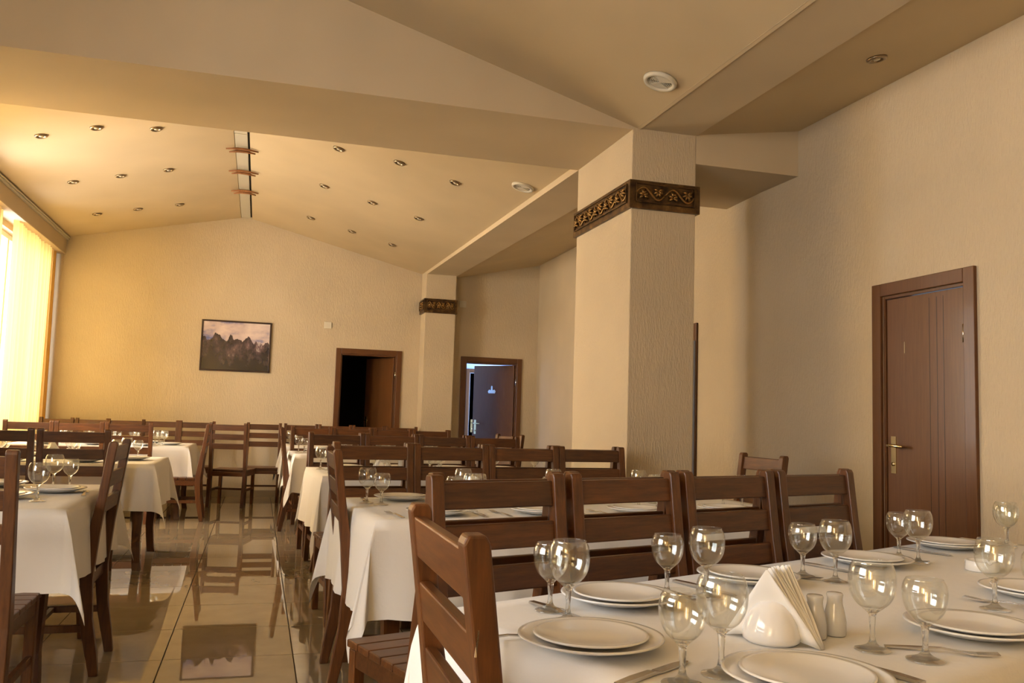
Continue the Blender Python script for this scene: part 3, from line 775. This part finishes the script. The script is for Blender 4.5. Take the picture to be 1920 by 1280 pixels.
# ------------------------------------------------------------------ tableware
plate_big = MB().lathe([(0, .004), (.07, .004), (.088, .008), (.132, .021), (.135, .0225), (.134, .0255), (.128, .0245), (.088, .0125), (.072, .0085), (0, .0085)], 48)
PB = plate_big.mesh('dinner_plate', M['porcelain'])
PS = MB().lathe([(0, .003), (.055, .003), (.070, .006), (.103, .0145), (.107, .0165), (.105, .0195), (.099, .0175), (.070, .010), (.055, .0072), (0, .0072)], 48).mesh('side_plate', M['porcelain'])
def glass_mesh(h, rb, nm):
    st = .42 * h
    ctrl = [(.0062, st * .8), (.0075, st * .97), (.016, st + .006), (.030, st + .018), (.0395, st + .035), (.043, st + .055), (.0425, st + .072), (.0395, st + .086), (.0355, h - .002)]
    ctrl = [(r_ * rb / .043 if k > 1 else r_, z_) for k, (r_, z_) in enumerate(ctrl)]
    ctrl[6] = (ctrl[6][0], st + .055 + (h - st - .055) * .42); ctrl[7] = (ctrl[7][0], st + .055 + (h - st - .055) * .75)
    def cr(p, n=4):
        out = []
        q = [p[0]] + list(p) + [p[-1]]
        for k in range(1, len(q) - 2):
            for i in range(n):
                t = i / n
                out.append(tuple(.5 * (2 * q[k][d] + (q[k + 1][d] - q[k - 1][d]) * t + (2 * q[k - 1][d] - 5 * q[k][d] + 4 * q[k + 1][d] - q[k + 2][d]) * t * t + (3 * q[k][d] - q[k - 1][d] - 3 * q[k + 1][d] + q[k + 2][d]) * t ** 3) for d in (0, 1)))
        return out + [p[-1]]
    outer = cr(ctrl)
    rim_r = outer[-1][0]; T = .0013
    rim = [(rim_r, h - .0012), (rim_r - .0002, h - .0004), (rim_r - .00065, h), (rim_r - .0011, h - .0004), (rim_r - T, h - .0012)]
    inner = [(max(.0005, r_ - T), z_) for r_, z_ in reversed(outer[:-1]) if z_ > st + .009]
    inner += [(inner[-1][0] * .5, inner[-1][1] - .0012), (0, inner[-1][1] - .0018)]
    foot = [(0, 0), (.031, 0), (.0335, .0003), (.0343, .0011), (.0338, .0020), (.032, .0028), (.024, .0048), (.015, .0078), (.009, .012), (.0062, .018), (.0050, .026), (.0048, st * .55)]
    me = MB().lathe(foot + outer + rim + inner, 36).mesh(nm, M['glass'])
    me.materials.append(M['bowl_glass']); me.materials.append(M['foot_glass'])
    for q in me.polygons:
        q.material_index = 1 if q.center.z > st + .0045 else 2 if q.center.z < .0055 else 0
    return me
GBIG = glass_mesh(.165, .0435, 'wine_goblet'); GSM = glass_mesh(.146, .0395, 'water_goblet')
def cutlery(fork):
    mb = MB(); n = 12
    def strip(pts):
        vs = []; fs = []
        for y, hw, z, th in pts: vs += [(-hw, y, z), (hw, y, z), (hw, y, z + th), (-hw, y, z + th)]
        for k in range(len(pts) - 1):
            for q in range(4): fs.append((4 * k + q, 4 * k + (q + 1) % 4, 4 * k + 4 + (q + 1) % 4, 4 * k + 4 + q))
        fs += [(3, 2, 1, 0), tuple(4 * (len(pts) - 1) + q for q in range(4))]
        mb.add(vs, fs)
    if fork:
        strip([(-.10, .008, .001, .0025), (-.06, .0065, .004, .0025), (0, .0035, .007, .003), (.035, .004, .004, .0028), (.047, .011, .003, .002), (.060, .0125, .003, .002)])
        for k in range(4):
            x = -.0105 + k * .007
            mb.hexa([(x - .0018, .059, .003), (x + .0018, .059, .003), (x + .0012, .098, .007), (x - .0012, .098, .007)], [(x - .0018, .059, .005), (x + .0018, .059, .005), (x + .0012, .098, .0085), (x - .0012, .098, .0085)])
        return mb.mesh('fork', M['steel'])
    strip([(-.105, .007, .001, .005), (-.06, .0085, .001, .006), (-.01, .007, .001, .006), (0, .006, .001, .004), (.01, .010, .0015, .0022), (.07, .010, .0015, .0018), (.098, .006, .0015, .0014), (.106, .001, .0015, .001)])
    return mb.mesh('knife', M['steel'])
FORK, KNIFE = cutlery(True), cutlery(False)
def put(nm, me, p, label, cat, group, rz=0, z=TZ + .001):
    o = obj(nm, me, None, (p[0], p[1], z), (0, 0, rz)); tag(o, label, cat, group); return o
def setting(p, g1, g2, toward, who, plates=True, glasses=True, cut=True, cut_off=.185):
    """p plate centre; g1/g2 goblet feet; toward: direction from plate to table middle."""
    d = Vector((math.cos(toward), math.sin(toward), 0)); s = Vector((d.y, -d.x, 0))
    if plates:
        put('dinner_plate', PB, p, 'large white plate, ' + who, 'plate', 'large white plates')
        put('side_plate', PS, p, 'small white plate on the large one, ' + who, 'plate', 'small white plates', 0, TZ + .0105)
    if glasses:
        put('wine_goblet', GBIG, g1, 'larger stemmed glass, ' + who, 'glass', 'larger stemmed glasses')
        put('water_goblet', GSM, g2, 'smaller stemmed glass, ' + who, 'glass', 'smaller stemmed glasses')
    if cut:
        a = Vector((p[0], p[1], 0)) - s * cut_off; b2 = Vector((p[0], p[1], 0)) + s * cut_off
        put('fork', FORK, a, 'steel fork beside the plate, ' + who, 'fork', 'steel forks', toward - PI / 2 + .12)
        put('knife', KNIFE, b2, 'steel knife beside the plate, ' + who, 'knife', 'steel knives', toward - PI / 2 - .08)
def xy(key, u, v):
    """u along the table from its left end, v from the far edge toward the viewer."""
    o, a, n, L, W, ang, text = TABLES[key]; q = o + a * u + n * v; return (q.x, q.y)
# nearest right table: as laid
N1 = 'nearest right table'
down, upw = A23 - PI / 2, A23 + PI / 2
far1 = [((.82, 1.885), (.64, 1.735), (.635, 1.835)), ((1.28, 2.09), (1.065, 1.925), (.975, 1.955)), ((1.83, 2.31), (1.53, 2.06), (1.49, 2.15)), ((2.40, 2.60), (2.025, 2.315), (2.045, 2.425))]
for k, (p, a, b2) in enumerate(far1):
    setting(p, a, b2, down, '%s, far side, %s from the aisle' % (N1, NTH[k]))
near1 = [((.87, 1.245), (.765, 1.33), (.675, 1.295)), ((1.44, 1.49), (1.14, 1.425), (1.19, 1.345)), ((1.94, 1.80), (1.70, 1.695), (1.735, 1.60))]
for k, (p, a, b2) in enumerate(near1):
    setting(p, a, b2, upw, '%s, near side, %s from the aisle' % (N1, NTH[k]), cut=(k != 1))
put('fork', FORK, (1.262, 1.385), 'steel fork lying slantwise between glasses and plate, nearest right table', 'fork', 'steel forks', 1.0 + PI)
p = (.61, 1.53)
put('dinner_plate', PB, p, 'large white plate in front of the closest chair, nearest right table', 'plate', 'large white plates')
put('side_plate', PS, p, 'small white plate on the large one, in front of the closest chair', 'plate', 'small white plates', 0, TZ + .0105)
put('fork', FORK, (.475, 1.61), 'steel fork at the aisle end of nearest right table', 'fork', 'steel forks', -PI / 2 + .1)
put('knife', KNIFE, (.655, 1.355), 'steel knife in front of the closest chair, nearest right table', 'knife', 'steel knives', -PI / 2 + .55)
put('wine_goblet', GBIG, (2.665, 2.60), 'larger stemmed glass, wall end of nearest right table', 'glass', 'larger stemmed glasses')
put('water_goblet', GSM, (2.735, 2.665), 'smaller stemmed glass, wall end of nearest right table', 'glass', 'smaller stemmed glasses')

def holder_mesh():
    mb = MB(); prof = [(0, 0), (.050, 0), (.0565, .006), (.058, .016), (.052, .038), (.042, .058), (.030, .073), (.014, .081), (0, .083)]
    mb.lathe(prof, 36); mb.v = [(x * .98, y * .92, z) for x, y, z in mb.v]
    return mb.mesh('body', M['ceramic'])
HOLD = holder_mesh()
def napkin_mesh(k):
    """one napkin folded to a triangle, apex up, standing in the slot; slightly wavy sheet with thickness."""
    rnd = random.Random(k); mb = MB(); n = 8
    def sheet(off):
        vs = []
        for i in range(n + 1):
            t = i / n; half = .092 * (1 - t) + .002
            for j in range(n + 1):
                s = -1 + 2 * j / n
                vs.append((s * half, off + .004 * math.sin(3 * s + k) * (1 - t) + .0035 * math.sin(5 * t + k * 2), 0.012 + .130 * t - .012 * s * s * (1 - t)))
        return vs
    a, b2 = sheet(0), sheet(.0016); m2 = len(a)
    fs = []
    for i in range(n):
        for j in range(n):
            q = i * (n + 1) + j
            fs.append((q, q + 1, q + n + 2, q + n + 1)); fs.append((m2 + q, m2 + q + n + 1, m2 + q + n + 2, m2 + q + 1))
    for j in range(n): fs.append((j, m2 + j, m2 + j + 1, j + 1))
    for i in range(n):
        q = i * (n + 1); fs.append((q, q + n + 1, m2 + q + n + 1, m2 + q)); q += n; fs.append((q, m2 + q, m2 + q + n + 1, q + n + 1))
    return mb.add(a + b2, fs, True).mesh('napkin', M['napkin'])
NAP = [napkin_mesh(k) for k in range(4)]
SHK = MB().lathe([(0, 0), (.020, 0), (.0225, .003), (.0225, .028), (.019, .048), (.0155, .062), (.0150, .072), (.0165, .080), (.0150, .0835), (0, .0845)], 28).mesh('shaker', M['shaker'])
def ash_mesh():
    mb = MB(); mb.lathe([(0, 0), (.044, 0), (.047, .003), (.047, .029), (.045, .031), (.0405, .031), (.039, .028), (.038, .008), (0, .006)], 40)
    vs = []
    for x, y, z in mb.v:
        r_ = math.hypot(x, y); a = math.atan2(y, x)
        if z > .026 and r_ > .03 and min(abs(math.remainder(a - q, 2 * PI)) for q in (.3, 2.4, 4.5)) < .14: z -= .007
        vs.append((x, y, z))
    mb.v = vs
    return mb.mesh('ashtray', M['ceramic'])
ASH = ash_mesh()
def centre(hp, hrz, sp, ashp, where, nn=7):
    if hp:
        h = obj('napkin_holder', HOLD, None, (*hp, TZ + .001), (0, 0, hrz)); tag(h, 'white domed ceramic napkin holder on ' + where, 'napkin holder', 'ceramic napkin holders')
        for k in range(nn):
            y = (k - (nn - 1) / 2) * .0062 + .018
            v = Vector((0, y, 0)); v.rotate(Matrix.Rotation(hrz, 3, 'Z'))
            o = obj('napkin', NAP[k % 4], None, (hp[0] + v.x, hp[1] + v.y, TZ + .001), ((k - (nn - 1) / 2) * -.05, 0, hrz + .1 - (k - (nn - 1) / 2) * .05))
            tag(o, 'folded white paper napkin fanned in the holder on ' + where, 'napkin', 'napkins in the holder on ' + where)
    if sp:
        for p, nm, wd in ((sp[0], 'salt_shaker', 'left'), (sp[1], 'pepper_shaker', 'right')):
            put(nm, SHK, p, '%s one of two grey white ceramic shakers on %s' % (wd, where), 'shaker', 'ceramic shakers')
    if ashp: put('ashtray', ASH, ashp, 'round white ashtray on ' + where, 'ashtray', 'white ashtrays')
centre((.980, 1.515), -1.12, ((1.085, 1.525), (1.142, 1.54)), (2.13, 2.17), 'the nearest right table', 8)

# the other tables: laid in the same way, places opposite the chairs
def lay(key, us, far=True, near=True, cut=True):
    o, a, n, L, W, ang, text = TABLES[key]
    for k, u in enumerate(us):
        if far:
            setting(xy(key, u, .165), xy(key, u - .20, .30), xy(key, u - .15, .385), ang - PI / 2, '%s, far side, %s from the aisle' % (text[4:], NTH[k if key[0] == 'T' else len(us) - 1 - k]), cut=cut)
        if near:
            setting(xy(key, u, W - .165), xy(key, u + .20, W - .31), xy(key, u + .14, W - .385), ang + PI / 2, '%s, near side, %s from the aisle' % (text[4:], NTH[k if key[0] == 'T' else len(us) - 1 - k]), cut=cut)
lay('T2', (.30, .77, 1.25, 1.74))
centre(xy('T2', .56, .50), .2, (xy('T2', .70, .52), xy('T2', .76, .50)), xy('T2', 1.02, .50), 'the second right table', 6)
lay('T3', (.27, .68, 1.09, 1.50))
centre(xy('T3', .50, .48), .2, (xy('T3', .62, .50), xy('T3', .68, .48)), None, 'the third right table', 5)
lay('T4', (.28, .74, 1.20, 1.66), cut=False)
lay('T5', (.28, .74, 1.20, 1.66), near=False, cut=False)
NL = 'nearest left table'
for p, who in (((-1.06, 4.28), 'aisle corner near the viewer'), ((-.90, 4.60), 'before the aisle end chair'), ((-1.22, 4.90), 'far side')):
    put('dinner_plate', PB, p, 'large white plate, %s, %s' % (NL, who), 'plate', 'large white plates')
    put('side_plate', PS, p, 'small white plate on the large one, %s, %s' % (NL, who), 'plate', 'small white plates', 0, TZ + .0105)
for p, me, nm, tx in (((-.885, 4.17), GBIG, 'wine_goblet', 'larger stemmed glass nearest the aisle corner of ' + NL), ((-.885, 4.83), GSM, 'water_goblet', 'smaller stemmed glass behind the aisle-side plate of ' + NL),
                      ((-.965, 4.86), GBIG, 'wine_goblet', 'larger stemmed glass behind the aisle-side plate of ' + NL), ((-1.27, 4.62), GBIG, 'wine_goblet', 'larger stemmed glass beside the napkins of ' + NL), ((-1.185, 4.64), GSM, 'water_goblet', 'smaller stemmed glass beside the napkins of ' + NL)):
    put(nm, me, p, tx, 'glass', ('larger' if me is GBIG else 'smaller') + ' stemmed glasses')
put('fork', FORK, (-.76, 4.52), 'steel fork at the aisle end of ' + NL, 'fork', 'steel forks', .1)
centre((-1.32, 4.42), .3, None, None, 'the nearest left table', 6)
lay('L2', (.35, .84, 1.34))
centre(xy('L2', 1.05, .52), .1, (xy('L2', 1.17, .54), xy('L2', 1.23, .52)), None, 'the second left table', 5)
lay('L3', (.35, .84, 1.32), cut=False)

for key, pl, gl in (('second left table', (-.93, 7.42), ((-1.00, 7.64, GBIG), (-.92, 7.68, GSM))), ('third left table', (-.93, 10.55), ((-1.08, 10.42, GBIG), (-1.02, 10.82, GSM)))):
    put('dinner_plate', PB, pl, 'large white plate at the aisle end of ' + key, 'plate', 'large white plates')
    put('side_plate', PS, pl, 'small white plate on the large one, aisle end of ' + key, 'plate', 'small white plates', 0, TZ + .0105)
    for x, y, me in gl:
        big = me is GBIG
        put('wine_goblet' if big else 'water_goblet', me, (x, y), ('larger' if big else 'smaller') + ' stemmed glass at the aisle end of ' + key, 'glass', ('larger' if big else 'smaller') + ' stemmed glasses')
